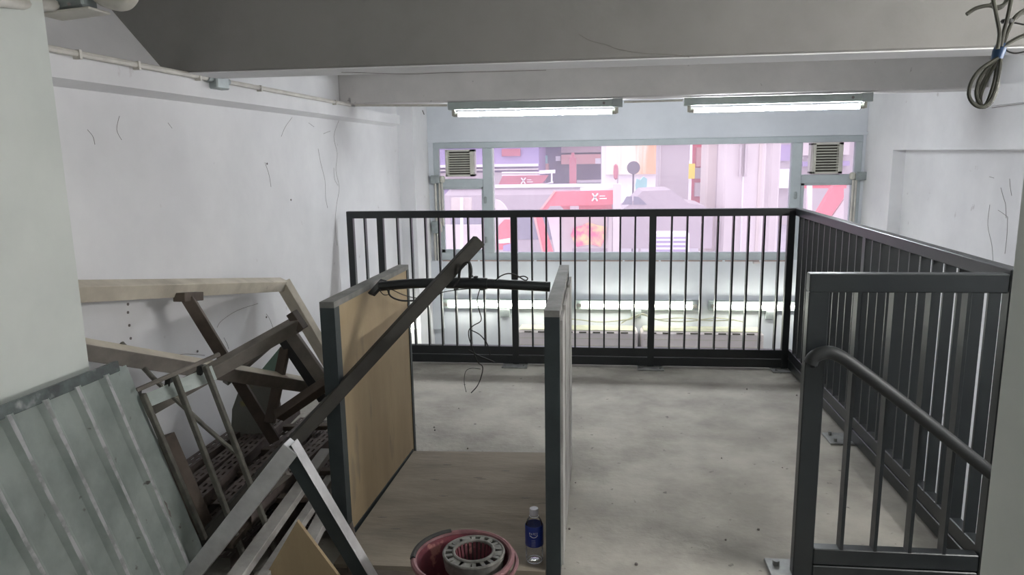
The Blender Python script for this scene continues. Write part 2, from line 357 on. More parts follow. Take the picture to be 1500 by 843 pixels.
p = aY(640, 385, YF-.04); tag(obj('cable_trunking', bx(p.x-.06, p.x+.05, YF-.06, YF-.002, -.3, .40, bev=.004), M['wall_far'], loc=(p.x, YF, .0)), 'white vertical cable trunking on the wall below left window corner', 'trunking')
p = aY(1108, 388, YF-.03); tag(obj('wall_hook', bar((p.x-.03, YF-.03, p.z+.02), (p.x+.03, YF-.03, p.z+.02), .05, .012, bm=bar((p.x+.0, YF-.015, p.z+.02), (p.x+.0, YF-.015, p.z-.05), .012, .012)), M['ac'], loc=(p.x, YF, p.z)), 'small white wall hook under the window sill', 'hook')
p = aY(616, 165, 6.9); tag(obj('wall_nail', tube([(-1.635, p.y, p.z+.02), (-1.62, p.y, p.z-.02)], .004, 6), M['crack'], loc=(-1.635, p.y, p.z)), 'small dark nail near the top of the white pier', 'nail')

# ------------------------------------------------------------------ fluorescent lamps
def lamp(A, B, lab, tm, group=None, up=(0, 0, 1), drop=.055, hz=.05, hw=.06, side=None):
    A = Vector(A); B = Vector(B); t = thing('fluorescent_lamp', lab, 'lamp', (A+B)/2, group)
    d = (B-A).normalized(); upv = Vector(up)
    obj('housing', bar(A, B, hw, hz, up=up), M['fix'], t)
    T0 = A+d*.035-upv*drop; T1 = B-d*.035-upv*drop
    obj('tube', tube([T0+d*.03, T1-d*.03], .0155, 12), tm, t, smooth=True)
    for q, s in ((T0, 1), (T1, -1)):
        obj('end_cap', bar(q-upv*.012, q+upv*.04, .03, .022, up=tuple(d)), M['endcap'], t)
        obj('tube_cap', tube([q, q+d*(s*.032)], .0163, 12), M['endcap'], t, smooth=True)
    p = B-d*.12; obj('knockout', tube([p+Vector((0, -.0305, 0)), p+Vector((0, -.034, 0))], .009, 10), M['crack'], t)
    obj('end_bracket', bar(B-d*.065, B+d*.004, hw+.006, hz+.006, up=up), M['jbox'], t)
    return t
Y2 = 5.06
lamp(aY(657, 157, Y2)+Vector((0, 0, .005)), aY(911, 152, Y2)+Vector((0, 0, .005)), 'lit fluorescent lamp hanging under the far beam, left one', M['tube'])
lamp(aY(1002, 149.5, 5.12), aY(1276, 142.5, 5.08), 'lit fluorescent lamp hanging under the far beam, right one', M['tube'])
tag(obj('conduit_pipe', tube([aY(520, 154.5, 5.02), aY(655, 154.5, 5.05)], .008, 8), M['conduit'], loc=aY(590, 154, 5.03)), 'thin grey conduit along the far beam left of the lamps', 'conduit')
tag(obj('conduit_pipe', tube([aY(914, 149.5, 5.04), aY(1000, 147, 5.04)], .007, 8), M['conduit'], loc=aY(950, 149, 5.04)), 'thin grey conduit along the far beam between the two lamps', 'conduit')
zt = -.035
for a, c, lab in ((649, 833, 'low lit fluorescent lamp on the far wall, left one'), (842, 1023, 'low lit fluorescent lamp on the far wall, middle one'), (1037, 1222, 'low lit fluorescent lamp on the far wall, right one')):
    x0, x1 = fx(a, 446), fx(c, 446)
    lamp((x0, YF-.03, zt), (x1, YF-.03, zt), lab, M['tubelow'], up=(0, 1, 0), drop=.055, hz=.05, hw=.09)
    obj('bracket', bx((x0+x1)/2-.05, (x0+x1)/2+.05, YF-.06, YF-.005, zt-.13, zt-.05, bev=.004), M['jbox'], bpy.data.objects[[o.name for o in bpy.data.objects if o.name.startswith('fluorescent_lamp')][-1]])
p = aX(606, 480, -1.70); q = aX(628, 455, -1.70)
lamp((-1.745, p.y-.3, p.z), (-1.745, q.y, q.z), 'low lit fluorescent lamp along the left wall', M['tubelow'], up=(-1, 0, 0), drop=.055)
# unseen fill lamps added to brighten the near half of the room
lamp((-.5, -.9, 2.30), (.7, -.9, 2.30), 'added unseen fill lamp on the ceiling behind the viewer', M['fillback'])
lamp((2.41, 1.0, 1.62), (2.41, 2.2, 1.62), 'added unseen fill lamp on the right wall above the stairs', M['fillstair'], up=(1, 0, 0))
# conduit with junction box on the left wall
t = thing('wall_conduit', 'white conduit run with a grey junction box along the left wall', 'conduit', (-1.70, 2.9, 1.80))
zc = aX(240, 104.5, -1.70).z+.005
obj('conduit_pipe', tube([(-1.70, 1.98, zc), (-1.70, 3.19, zc), (-1.70, 4.2, zc), (-1.70, 5.02, zc)], .0115, 8), M['conduit'], t, smooth=True)
p = aX(322, 121, -1.69); obj('junction_box', bx(-1.735, -1.672, p.y-.055, p.y+.055, p.z-.03, p.z+.028, bev=.006), M['jbox'], t)
for yy in (p.y-.075, p.y+.075): obj('coupling', tube([(-1.70, yy-.02, zc), (-1.70, yy+.02, zc)], .016, 8), M['jbox'], t)
for px in (113, 200, 290, 380, 490):
    q = aX(px, 104.5+(px-240)*.185, -1.70); obj('clip', bx(-1.714, -1.686, q.y-.006, q.y+.006, zc-.018, zc+.0125), M['conduit'], t)
# junction box and pipes top left
p = aY(108, 14, 2.15)
t = thing('ceiling_junction_box', 'grey junction box with bent white pipes at the top left corner', 'electrical box', p)
obj('box_body', bar(p+Vector((-.055, 0, .02)), p+Vector((.055, 0, .03)), .07, .055, bev=.006), M['jbox'], t)
obj('cover_plate', bar(p+Vector((-.08, 0, -.018)), p+Vector((.085, 0, -.006)), .10, .008), M['conduit'], t)
pa = [aY(x, y, 2.15) for x, y in ((135, -14), (150, -2), (170, 5), (183, 5), (192, -4), (196, -18))]
obj('bent_pipe', tube(smoothpath(pa, 5), .021, 12), M['conduit'], t, smooth=True)
obj('straight_pipe', tube([aY(-30, -4, 1.6), aY(40, 6, 1.9), aY(80, 8, 2.12)], .017, 10), M['conduit'], t, smooth=True)
obj('screw', tube([aY(101, 6, 2.11), aY(101, 6, 2.10)], .005, 6), M['crack'], t)

# ------------------------------------------------------------------ air conditioners below the window
def aircon(px0, px1, lab):
    x0, x1 = fx(px0, 480)+.01, fx(px1, 480)-.01; t = thing('air_conditioner', lab, 'air conditioner', ((x0+x1)/2, YF-.1, -.58), 'air conditioners below the window')
    b = bx(x0, x1, YF-.24, YF-.001, -.58, -.255, bev=.02); obj('case', b, M['ac'], t)
    obj('top_grille', bx(x0+.02, x1-.02, YF-.22, YF-.03, -.262, -.245, bev=.004), M['acy'], t)
    n = 8
    for k in range(n):
        a = x0+.05+(x1-x0-.1)*k/n; obj('slot', bx(a+.02, a+.09, YF-.246, YF-.2, -.272, -.262), M['ventd'], t)
    for z in (-.33, -.40, -.44): obj('groove', bx(x0+.02, x1-.02, YF-.2415, YF-.2385, z, z+.004), M['acy'], t)
aircon(760, 934, 'left yellowed white air conditioner below the window'); aircon(936, 1113, 'right yellowed white air conditioner below the window')
for k, (pa) in enumerate([[(905, 470), (930, 466), (942, 460), (960, 468), (1000, 466), (1040, 470), (1075, 469)], [(910, 474), (932, 462), (948, 463), (970, 470), (1010, 471), (1050, 466), (1090, 472)], [(800, 470), (840, 468), (880, 472), (925, 468)]]):
    pts = [aY(x, y, YF-.12) for x, y in pa]
    tag(obj('loose_cable', tube(smoothpath(pts, 4), .006, 5), M['acy'], loc=pts[0]), ['yellowish loose cable lying on top of right air conditioner', 'second yellowish cable crossing onto the right air conditioner grille', 'yellowish loose cable lying on top of left air conditioner'][k], 'cable')

# ------------------------------------------------------------------ railings
RY = 4.847; RZ = 1.072
def px2x(px, py=400): return aY(px, py, RY).x
t = thing('steel_railing', 'dark steel balustrade along the far edge of the mezzanine', 'railing', (-.2, RY, 0))
xs = [-1.706+.022, px2x(558, 340), px2x(754, 400), px2x(955, 400), 1.265-.022]
obj('top_rail', bx(-1.706, 1.287, RY-.02, RY+.025, RZ-.048, RZ, bev=.003), M['steel'], t)
obj('bottom_rail', bx(-1.706, 1.287, RY-.02, RY+.02, .075, .134, bev=.003), M['steel'], t)
obj('toe_rail', bx(-1.706, 1.287, RY-.02, RY+.02, .012, .070, bev=.003), M['steel'], t)
for x in xs: obj('post', bx(x-.022, x+.022, RY-.0205, RY+.0205, .0, RZ-.01, bev=.003), M['steel'], t)
for px in (534.5, 582, 602, 623, 643, 664.5, 685.7, 707, 728, 778.7, 800, 821, 842.4, 864, 886, 908.8, 930.7, 984.3, 1007, 1029.3, 1052, 1075, 1097, 1120, 1143):
    x = px2x(px, 320); obj('baluster', bx(x-.0055, x+.0055, RY-.019, RY+.019, .13, RZ-.04), M['steel'], t)
for x in xs[2:]:
    q = obj('base_plate', bx(x-.09, x+.085, RY-.10, RY+.04, .0, .010, bev=.002), M['plate'], t)
    for dx in (-.065, .06): obj('bolt', tube([(x+dx, RY-.075, .009), (x+dx, RY-.075, .022)], .008, 6), M['plate'], q)
SX = 1.265+.02
t = thing('steel_railing', 'dark steel balustrade running along the right edge of the mezzanine', 'railing', (SX, 3.6, 0))
YN = 2.36
obj('top_rail', bx(SX-.022, SX+.022, YN, RY-.021, RZ-.048, RZ, bev=.003), M['steel'], t)
obj('bottom_rail', bx(SX-.02, SX+.02, YN, RY-.021, .075, .134, bev=.003), M['steel'], t)
obj('toe_rail', bx(SX-.02, SX+.02, YN, RY-.021, .012, .070, bev=.003), M['steel'], t)
yp = 3.612
for y in (yp, YN+.02): obj('post', bx(SX-.0205, SX+.0205, y-.022, y+.022, 0, RZ-.01, bev=.003), M['steel'], t)
for a, c, n in ((yp, RY, 11), (YN+.02, yp, 11)):
    for k in range(1, n+1):
        y = a+(c-a)*k/(n+1); obj('baluster', bx(SX-.019, SX+.019, y-.0055, y+.0055, .13, RZ-.04), M['steel'], t)
q = obj('base_plate', bx(SX-.13, SX+.0, yp-.06, yp+.085, 0, .010, bev=.002), M['plate'], t)
for dy in (-.035, .055): obj('bolt', tube([(SX-.10, yp+dy, .009), (SX-.10, yp+dy, .026)], .008, 6), M['plate'], q)
FY = 2.38
t = thing('steel_railing', 'short near steel railing with a round handrail sloping down at the stairs', 'railing', (.7, FY, 0))
obj('top_rail', bx(.672, 1.262, FY-.02, FY+.02, .998, 1.058, bev=.003), M['steel'], t)
q = obj('post', bx(.672, .736, FY-.02, FY+.02, 0, 1.0, bev=.003), M['steel'], t)
obj('bottom_rail', bx(.7365, 1.262, FY-.02, FY+.02, .055, .113, bev=.003), M['steel'], t)
obj('toe_rail', bx(.7365, 1.262, FY-.02, FY+.02, .0, .050, bev=.003), M['steel'], t)
for x in (.826, .934, 1.044, 1.152): obj('baluster', bx(x-.0055, x+.0055, FY-.019, FY+.019, .11, 1.0), M['steel'], t)
q = obj('base_plate', bx(.60, .74, FY-.05, FY+.085, .0, .010, bev=.002), M['plate'], t)
obj('bolt', tube([(.632, FY+.045, .009), (.632, FY+.045, .026)], .012, 6), M['plate'], q)
hr = [aY(x, y, FY-.055) for x, y in ((1187, 533), (1192, 524), (1203, 518), (1217, 517), (1235, 525), (1260, 543), (1300, 573), (1350, 612), (1400, 652), (1445, 688), (1500, 731))]
obj('handrail', tube(smoothpath(hr, 4), .0215, 14), M['railcap'], t, smooth=True)
obj('handrail_weld', tube([hr[1]+Vector((0, .0, -.005)), hr[1]+Vector((.01, .045, -.03))], .019, 10), M['steel'], t)
# stairs going down to the right
b = NB()
for k in range(9): box(b, .725+.185*k, .725+.185*(k+1)+.02, 1.34, 2.29, -.19*(k+1)-.22, -.19*(k+1))
tag(obj('staircase', b, M['floor'], loc=(.73, 1.8, -.2)), 'concrete steps going down beside the near railing', 'stairs')

# ------------------------------------------------------------------ plywood partition panels
def vslab(P, Q, inset=0): return P
# left panel : plywood face towards the right in a steel frame
def framed(N0, N1, F0, F1, z1, name, lab, zl=0.0, wood_side=1, bt=.045, mirror=False):
    """N0,N1: x of left and right faces at near end; F0,F1 at the far end; (x, y) tuples"""
    t = thing(name, lab, 'panel', ((N0[0]+F0[0])/2, (N0[1]+F0[1])/2, zl))
    def lerp(a, c, k): return (a[0]+(c[0]-a[0])*k, a[1]+(c[1]-a[1])*k)
    L = F0[1]-N0[1]; k = bt/L
    def prism(a0, a1, c0, c1, za, zb):
        b = NB(); hexa(b, [(*a0, za), (*a1, za), (*c1, za), (*c0, za), (*a0, zb), (*a1, zb), (*c1, zb), (*c0, zb)]); return b
    obj('near_post', prism(N0, N1, lerp(N0, F0, k), lerp(N1, F1, k), zl, z1-.022), M['steel2'], t)
    obj('far_post', prism(lerp(N0, F0, 1-k*.6), lerp(N1, F1, 1-k*.6), F0, F1, zl, z1-.022), M['steel2'], t)
    obj('top_rail', prism(N0, N1, F0, F1, z1-.022, z1), M['topc'], t, label='dusty grey top rail')
    obj('bottom_rail', prism(lerp(N0, F0, k), lerp(N1, F1, k), lerp(N0, F0, 1-k), lerp(N1, F1, 1-k), zl, zl+.03), M['steel2'], t)
    return t, lerp, k, prism
zT = .937
A0, A1, B0, B1 = (-.982, 2.445), (-.928, 2.445), (-.932, 3.325), (-.884, 3.325)
t, lerp, k, prism = framed(A0, A1, B0, B1, zT, 'plywood_screen', 'standing plywood panel in a dark steel frame beside the timber heap')
i0 = (A1[0]-.004, A1[1]); j0 = (B1[0]-.004, B1[1]); i1 = (A1[0]-.018, A1[1]); j1 = (B1[0]-.018, B1[1])
obj('plywood_sheet', prism(lerp(i1, j1, k), lerp(i0, j0, k), lerp(i1, j1, 1-k*.6), lerp(i0, j0, 1-k*.6), .0, zT-.022), M['ply'], t)
o1 = (A0[0]+.004, A0[1]); p1 = (B0[0]+.004, B0[1]); o2 = (A0[0]+.018, A0[1]); p2 = (B0[0]+.018, B0[1])
obj('plywood_sheet', prism(lerp(o1, p1, k), lerp(o2, p2, k), lerp(o1, p1, 1-k*.6), lerp(o2, p2, 1-k*.6), .0, zT-.022), M['ply'], t)
A0, A1, B0, B1 = (-.168, 2.30), (-.118, 2.30), (-.166, 3.27), (-.124, 3.27)
t, lerp, k, prism = framed(A0, A1, B0, B1, .945, 'plywood_screen', 'standing panel in a dark steel frame beside the water bottle')
obj('plywood_sheet', prism(lerp((-.162, 2.3), (-.16, 3.27), k), lerp((-.15, 2.3), (-.148, 3.27), k), lerp((-.162, 2.3), (-.16, 3.27), 1-k), lerp((-.15, 2.3), (-.148, 3.27), 1-k), 0, .92), M['ply'], t)
obj('plywood_sheet', prism(lerp((-.132, 2.3), (-.134, 3.27), k), lerp((-.121, 2.3), (-.127, 3.27), k), lerp((-.132, 2.3), (-.134, 3.27), 1-k), lerp((-.121, 2.3), (-.127, 3.27), 1-k), 0, .92), M['palet'], t, label='pale outer board')
for ya, yb in ((2.352, 2.52), (2.60, 2.95), (3.02, 3.22)):
    obj('batten', bx(-.121, -.110, ya, yb, .012, .90, bev=.001), M['palet'], t, label='pale batten')
# base board between the panels
b = NB()
pts = [aZ(536, 829, .02), aZ(800, 838, .02), Vector((-.168, 3.31, .02)), aZ(603, 661, .02)]; pts[0].x = -.925; pts[1].x = -.17; pts[3].x = -.885
plate([p-Vector((0, 0, .018)) for p in pts], .018, b, Vector((0, 0, 1)))
tag(obj('base_board', b, M['baseply'], loc=(-.5, 2.8, .002)), 'dusty plywood board lying on the floor between the two panels', 'board')
tag(obj('dark_plank', bx(-1.0, -.19, 1.75, pts[0].y-.012, .0, .014, bev=.002), M['brown'], loc=(-.6, 2.0, 0)), 'dark brown plank on the floor under the red bucket', 'plank')
for k in range(10):   # splinter marks on the board
    px, py = [(655, 681), (700, 700), (705, 702), (650, 727), (580, 775), (520, 800), (637, 703), (770, 730), (740, 690), (560, 758)][k]
    p = aZ(px, py, .0205); o = obj('gouge', plate([p+Vector((-.02, -.002, 0)), p+Vector((.0, -.004, 0)), p+Vector((.02, .001, 0)), p+Vector((-.003, .003, 0))], .0004, n=Vector((0, 0, 1))), M['crack'], bpy.data.objects['base_board'])

# cross tube resting on the two panels
CY = 2.78
pa = [aY(x, y, CY) for x, y in ((556, 420), (600, 416), (660, 414.5), (709, 415.5), (760, 418), (806, 420.5))]
t = thing('cross_tube', 'black round tube spanning between the two panels', 'tube', pa[3])
obj('tube_body', tube(smoothpath(pa, 3), .0195, 14), M['steel'], t, smooth=True)
obj('sleeve', tube(smoothpath([pa[1]+(pa[2]-pa[1])*.9, pa[2]+(pa[3]-pa[2])*.4, pa[3]+(pa[4]-pa[3])*.1], 4), .0225, 14), M['steel'], t, smooth=True)
obj('end_bracket', bar(pa[0]+Vector((-.03, -.02, -.03)), pa[0]+Vector((.015, .02, .022)), .05, .012), M['black'], t)
for u in ((668, 424), (690, 405), (706, 424), (697, 406)):
    p = aY(u[0], u[1], CY-.005); obj('wire_knot', torus(p, .006, .004, 10, 6), M['black'], t)
def wire(pix, y, r, lab, name='loose_wire', ys=None):
    pts = [aY(x, yy, (ys[i] if ys else y)) for i, (x, yy) in enumerate(pix)]
    return tag(obj(name, tube(smoothpath(pts, 5), r, 6), M['black'], loc=pts[0]), lab, 'wire')
wire([(672, 407), (674, 396), (680, 387), (687, 385), (690, 393), (690, 403), (688, 409)], 2.64, .005, 'black wire loop standing up on the cross tube')
wire([(664, 421), (672, 410), (674, 398), (678, 390), (684, 387)], 2.62, .0035, 'thin black wire beside the upright loop')
wire([(724, 413), (733, 405), (745, 401), (757, 404), (769, 411), (773, 408), (767, 405), (756, 407)], CY-.02, .0026, 'curly black wire lying over the right half of the cross tube')
wire([(568, 424), (572, 434), (585, 440), (600, 441), (622, 440)], CY-.05, .0036, 'thick black wire hanging below the left end of the cross tube')
wire([(555, 424), (562, 432), (570, 431), (572, 424), (590, 432), (612, 437), (640, 433), (650, 428), (690, 423), (712, 424)], CY-.03, .0018, 'thin black wire strung along below the cross tube')
wire([(703, 424), (699, 440), (702, 455), (705, 466), (703, 472), (694, 477), (687, 484), (687, 495), (692, 510), (697, 525), (701, 532), (707, 538), (705, 552), (699, 566), (690, 576)], CY, .0022, 'long thin black wire dangling from the cross tube to the floor')
wire([(690, 484), (702, 490), (711, 500), (716, 510), (718, 522)], CY+.01, .0022, 'side strand of the dangling black wire')
wire([(686, 513), (700, 521), (712, 526), (724, 531)], CY+.0, .0028, 'short thick black wire end hanging in front of the bottom rail')
wire([(683, 575), (680, 560), (682, 545), (690, 540), (704, 541)], CY+.0, .0012, 'fine black wire tail near the floor')

# long square tube leaning on it
A = aY(283, 808, 2.20); B = aY(702, 352, 2.72)
tag(obj('leaning_beam', bar(A, B, .046, .046, up=(.35, -1, 0)), M['darkt'], loc=A), 'long dark grey beam leaning up across the black cross tube', 'beam')

# ------------------------------------------------------------------ heap on the left
def stick(a, c, w, h, name, lab, m, cat='timber', up=(0, 0, 1), bev=.002, twist=0, tip=1.0):
    return tag(obj(name, bar(a, c, w, h, up=up, bev=bev, twist=twist, tip=tip), M[m], loc=(Vector(a)+Vector(c))/2), lab, cat)
# cream frame
TW = .42
t = thing('timber_trestle', 'cream painted timber frame leaning on the left wall', 'frame', aX(415, 418, -1.66))
A = aX(60, 428, -1.66); A = aX(122, 427, -1.65)+(aX(122, 427, -1.65)-aX(412, 419, -1.66)).normalized()*.10; B = aX(414, 417, -1.66)
obj('top_member', bar(A, B, .055, .058, twist=TW), M['cream'], t)
C = aY(500, 560, 3.68)
obj('side_member', bar(B+Vector((0, 0, .012)), C, .045, .075, up=(1, -.4, .5)), M['cream'], t)
A = aX(140, 514, -1.60); A = A+(A-aY(300, 538, 2.6)).normalized()*.1
stick(A, aY(472, 568, 3.15), .06, .055, twist=.38, name='timber_beam', lab='pale topped brown timber crossing low behind the bar grille', m='greyt')
bpy.data.objects['timber_beam'].data.materials.append(M['cream'])
me = bpy.data.objects['timber_beam'].data
for f in me.polygons:
    if f.normal.z > .5: f.material_index = 1
A = aX(274, 436, -1.62); B = aY(402, 645, 2.85)
t = thing('timber_post', 'dark brown timber post with a head block under the cream frame', 'timber', A)
obj('shaft', bar(A, B, .045, .05, up=(.4, -1, .2)), M['brown'], t)
obj('head_block', bar(aX(262, 436, -1.62), aX(290, 434, -1.62), .05, .035), M['brown'], t)
A = aY(200, 607, 2.28); B = aY(437, 474, 2.66)
t = thing('timber_post', 'grey brown timber with a dark end block rising right behind the bars', 'timber', A)
obj('shaft', bar(A, B, .045, .052, up=(0, -.3, 1)), M['greyt'], t)
obj('end_block', bar(aY(427, 458, 2.66), aY(444, 483, 2.66), .05, .03, up=(1, 0, .7)), M['brown'], t)
stick(aY(426, 490, 2.84), aY(484, 572, 2.84), .05, .036, 'timber_offcut', 'short grey timber standing behind the left plywood panel', 'greyt', up=(0, -1, .3))
stick(aY(416, 496, 2.95), aY(475, 585, 2.95), .05, .03, 'timber_offcut', 'black timber strip behind the short grey timber', 'black', up=(0, -1, .3))
stick(aY(486, 538, 3.1), aY(476, 600, 3.1), .04, .045, 'timber_offcut', 'small black block touching the left plywood panel', 'black', up=(0, -1, .3))
stick(aY(408, 610, 2.75), aY(484, 558, 2.75), .04, .05, 'timber_offcut', 'dark timber stub sticking out left of the plywood panel', 'brown', up=(0, -1, 1))
stick(aY(395, 620, 2.80), aY(418, 510, 2.95), .04, .03, 'timber_offcut', 'thin dark stick beside the green sheet', 'brown', up=(0, -1, .3))
stick(aY(400, 500, 3.0), aY(330, 560, 2.75), .03, .03, 'timber_offcut', 'thin grey lath under the rising timber', 'greyt', up=(0, -1, .3))
tag(obj('green_sheet', plate([aY(378, 548, 3.05), aY(412, 507, 3.1), aY(416, 552, 3.05)], .006), M['green'], loc=aY(400, 540, 3.05)), 'small pale green plastic sheet in the timber heap', 'sheet')
pts = [aY(x, y, 2.98) for x, y in ((338, 640), (340, 600), (350, 572), (372, 556), (402, 556), (410, 590), (398, 632), (370, 650))]
tag(obj('fibre_sheet', plate(pts, .006), M['olive'], loc=pts[0]), 'grey fibre sheet with a yellow stain behind the bar grille', 'sheet')
# rusty rod
tag(obj('iron_rod', tube([aY(178, 503, 2.25), aY(222, 552, 2.22), aY(300, 625, 2.35), aY(345, 664, 2.4)], .0085, 8), M['ironrod'], loc=aY(222, 552, 2.2)), 'thin rusty iron rod leaning behind the bar grille', 'rod')
# grille of bars
G0, G1 = aY(200, 572, 1.98), aY(322, 519, 2.16)
t = thing('bar_grille', 'iron bar grille with thin top rod and sheet strip, leaning', 'grille', G0)
obj('top_bar', bar(G0, G1, .014, .012), M['greyt'], t)
bars = [((209, 578), (300, 790), 2.0, 2.16), ((256, 551), (374, 860), 2.07, 2.22), ((300, 536), (412, 828), 2.14, 2.24)]
for a, c, ya, yb in bars: obj('bar', bar(aY(*a, ya), aY(*c, yb), .017, .017, up=(0, -1, 0)), M['ironrod'], t)
obj('sheet_strip', plate([aY(212, 578, 2.03), aY(310, 536, 2.18), aY(318, 556, 2.18), aY(216, 598, 2.03)], .002), M['galv'], t, label='pale sheet metal strip')
obj('lower_rod', tube([aY(214, 600, 2.03), aY(256, 578, 2.1)], .004, 6), M['ironrod'], t)
for a in ((206, 576), (252, 556), (298, 540)):
    p = aY(*a, 2.03+(a[0]-206)*.0014); obj('weld_block', bar(p+Vector((-.012, -.004, -.02)), p+Vector((-.006, -.004, .012)), .02, .018), M['grime'], t)
# ribbed sheet leaning on the pillar
TR = Vector((-1.42, 1.984, .834)); TL = Vector((-1.42, 1.25, .856)); BR = aX(300, 812, -1.34)
dn = BR-TR; al = TL-TR; nrm = al.cross(dn).normalized()
if nrm.x < 0: nrm = -nrm
t = thing('ribbed_sheet', 'ribbed galvanised metal sheet with a dark top flange leaning on the pillar', 'metal sheet', BR)
prof = []   # (distance along top, height)
Ls = al.length; ribs = [.112+.118*k for k in range(6)]
prof = [(0, 0)]
for r_ in ribs: prof += [(r_-.020, 0), (r_-.010, .016), (r_, .019), (r_+.010, .016), (r_+.020, 0)]
prof += [(Ls, 0)]
b = NB(); e = al.normalized(); NS = 14; rows = []
for s in range(NS+1):
    rows.append([b.verts.new(TR+dn*(s/NS)+e*d+nrm*(h+random.uniform(-.0012, .0012))) for d, h in prof])
for r1, r2 in zip(rows, rows[1:]):
    for i in range(len(prof)-1): b.faces.new((r1[i], r1[i+1], r2[i+1], r2[i]))
bmesh.ops.solidify(b, geom=b.faces[:], thickness=.0015)
so = obj('sheet', b, M['galv'], t, smooth=True); so.data.materials.append(M['worn'])  # worn carries both the rib wear and the painted highlight
ci = {i for i, q in enumerate(prof[:-1]) if q[1] > .015 or prof[i+1][1] > .015}
for f in so.data.polygons:
    c = f.center+WL[so.name]-TR; wv_ = nrm.cross(e); v_ = c.dot(wv_)/dn.dot(wv_); d_ = c.dot(e)-v_*dn.dot(e)
    if any(-.002 < d_-r_ < .012 for r_ in ribs): f.material_index = 1  # bright wear along one side of each rib, highlight painted in
fl = [TR+e*(.045), TR+e*(Ls)]
obj('top_flange', bar(fl[0]+nrm*.006+dn*-.012, fl[1]+nrm*.006+dn*-.012, .014, .032, up=tuple(-dn.normalized())), M['galv_d'], t)
for (u, v) in ((.25, .66), (.225, .62)):
    p = TR+e*(.10)+dn*(v)+nrm*.016; obj('rust_hole', plate([p, p+dn*.03+e*.006, p+dn*.05, p+dn*.02-e*.006], .0008), M['crack'], t)
# silver / dark angle frame
Yq = 2.06
ap = aY(426, 660, Yq)
t = thing('angle_frame', 'mitred steel frame corner with one silver and one dark leg', 'frame', aY(426, 830, Yq))
obj('silver_leg', bar(ap+(ap-aY(262, 868, Yq)).normalized()*.018, aY(262, 868, Yq), .056, .052, up=(0, -1, 0)), M['silver'], t, label='bright silver leg')
obj('dark_leg', bar(ap+(ap-aY(560, 886, Yq)).normalized()*.016+Vector((0, .002, 0)), aY(560, 886, Yq), .05, .042, up=(0, -1, 0)), M['steel2'], t, label='dark painted leg')
pb = aY(560, 886, Yq); d = (pb-ap).normalized(); s = d.cross(Vector((0, -1, 0))).normalized()
if s.z < 0: s = -s
obj('lit_edge_strip', bar(ap+s*.0245-d*.02, pb+s*.0245, .05, .004, up=tuple(s)), M['silver'], t, label='upper edge painted as lit')  # lit top face of the dark leg, its brightness painted as silver
# slotted steel angles lying along the wall
def slotted(A, B, w, name, lab, grp):
    A = Vector(A); B = Vector(B); d = (B-A).normalized(); L = (B-A).length; s = d.cross(Vector((0, 0, 1))).normalized(); n = s.cross(d)
    b = NB(); th = .003; pitch = .052; N_ = int(L/pitch)
    def quad(a0, a1, w0, w1):
        hexa(b, [A+d*a0+s*w0, A+d*a1+s*w0, A+d*a1+s*w1, A+d*a0+s*w1, A+d*a0+s*w0+n*th, A+d*a1+s*w0+n*th, A+d*a1+s*w1+n*th, A+d*a0+s*w1+n*th])
    g = w/7
    for w0, w1 in ((-w/2, -w/2+g*1.6), (-g*.8, g*.8), (w/2-g*1.6, w/2)): quad(0, L, w0, w1)
    for k in range(N_+1):
        for w0, w1 in ((-w/2+g*1.6, -g*.8), (g*.8, w/2-g*1.6)): quad(max(0, k*pitch-.011), min(L, k*pitch+.011), w0, w1)
    hexa(b, [A+s*(w/2), A+d*L+s*(w/2), A+d*L+s*(w/2)-n*w*.7, A+s*(w/2)-n*w*.7, A+s*(w/2-th), A+d*L+s*(w/2-th), A+d*L+s*(w/2-th)-n*w*.7, A+s*(w/2-th)-n*w*.7])
    return tag(obj(name, b, M['slot'], loc=A), lab, 'steel angle', grp)
rnd = random.Random(3)
k = 0
for layer, (z, xsn) in enumerate(((.05, (-1.72, -1.62, -1.52, -1.42, -1.31, -1.2, -1.10)), (.13, (-1.70, -1.61, -1.50, -1.41, -1.28, -1.17)), (.20, (-1.68, -1.58, -1.47, -1.36, -1.24)))):
    for x in xsn:
        ya = 2.22+rnd.uniform(-.05, .12); yb = ya+rnd.uniform(1.0, 1.25); j = rnd.uniform(-.05, .07)
        slotted((x, ya, z+rnd.uniform(0, .012)), (max(-1.74, min(-1.03, x+j)), yb, z+rnd.uniform(0, .03)), rnd.uniform(.048, .062), 'slotted_angle', 'dusty brown slotted steel angle lying in the heap by the left wall', 'slotted steel angles heaped by the wall'); k += 1
for i, (y, z) in enumerate(((2.40, .165), (2.62, .172), (2.86, .17), (3.12, .175), (2.5, .09), (3.0, .09))):
    stick((-1.73, y, z), (-1.08, y+.08, z), .04, .022, 'cross_batten', 'dark brown batten lying across the slotted steel angles', 'brown', 'timber').update_tag()
for o in bpy.data.objects:
    if o.name.startswith('cross_batten'): o['group'] = 'battens across the slotted angles'
stick(aY(240, 640, 2.3), aY(310, 800, 2.3), .05, .06, 'brown_plank', 'reddish brown plank standing just right of the ribbed sheet', 'brown', up=(0, -1, 0))
stick(aY(300, 790, 2.25), aY(420, 690, 2.38), .04, .05, 'timber_offcut', 'grey timber strip left of and under the silver leg', 'greyt', up=(0, -1, .5))
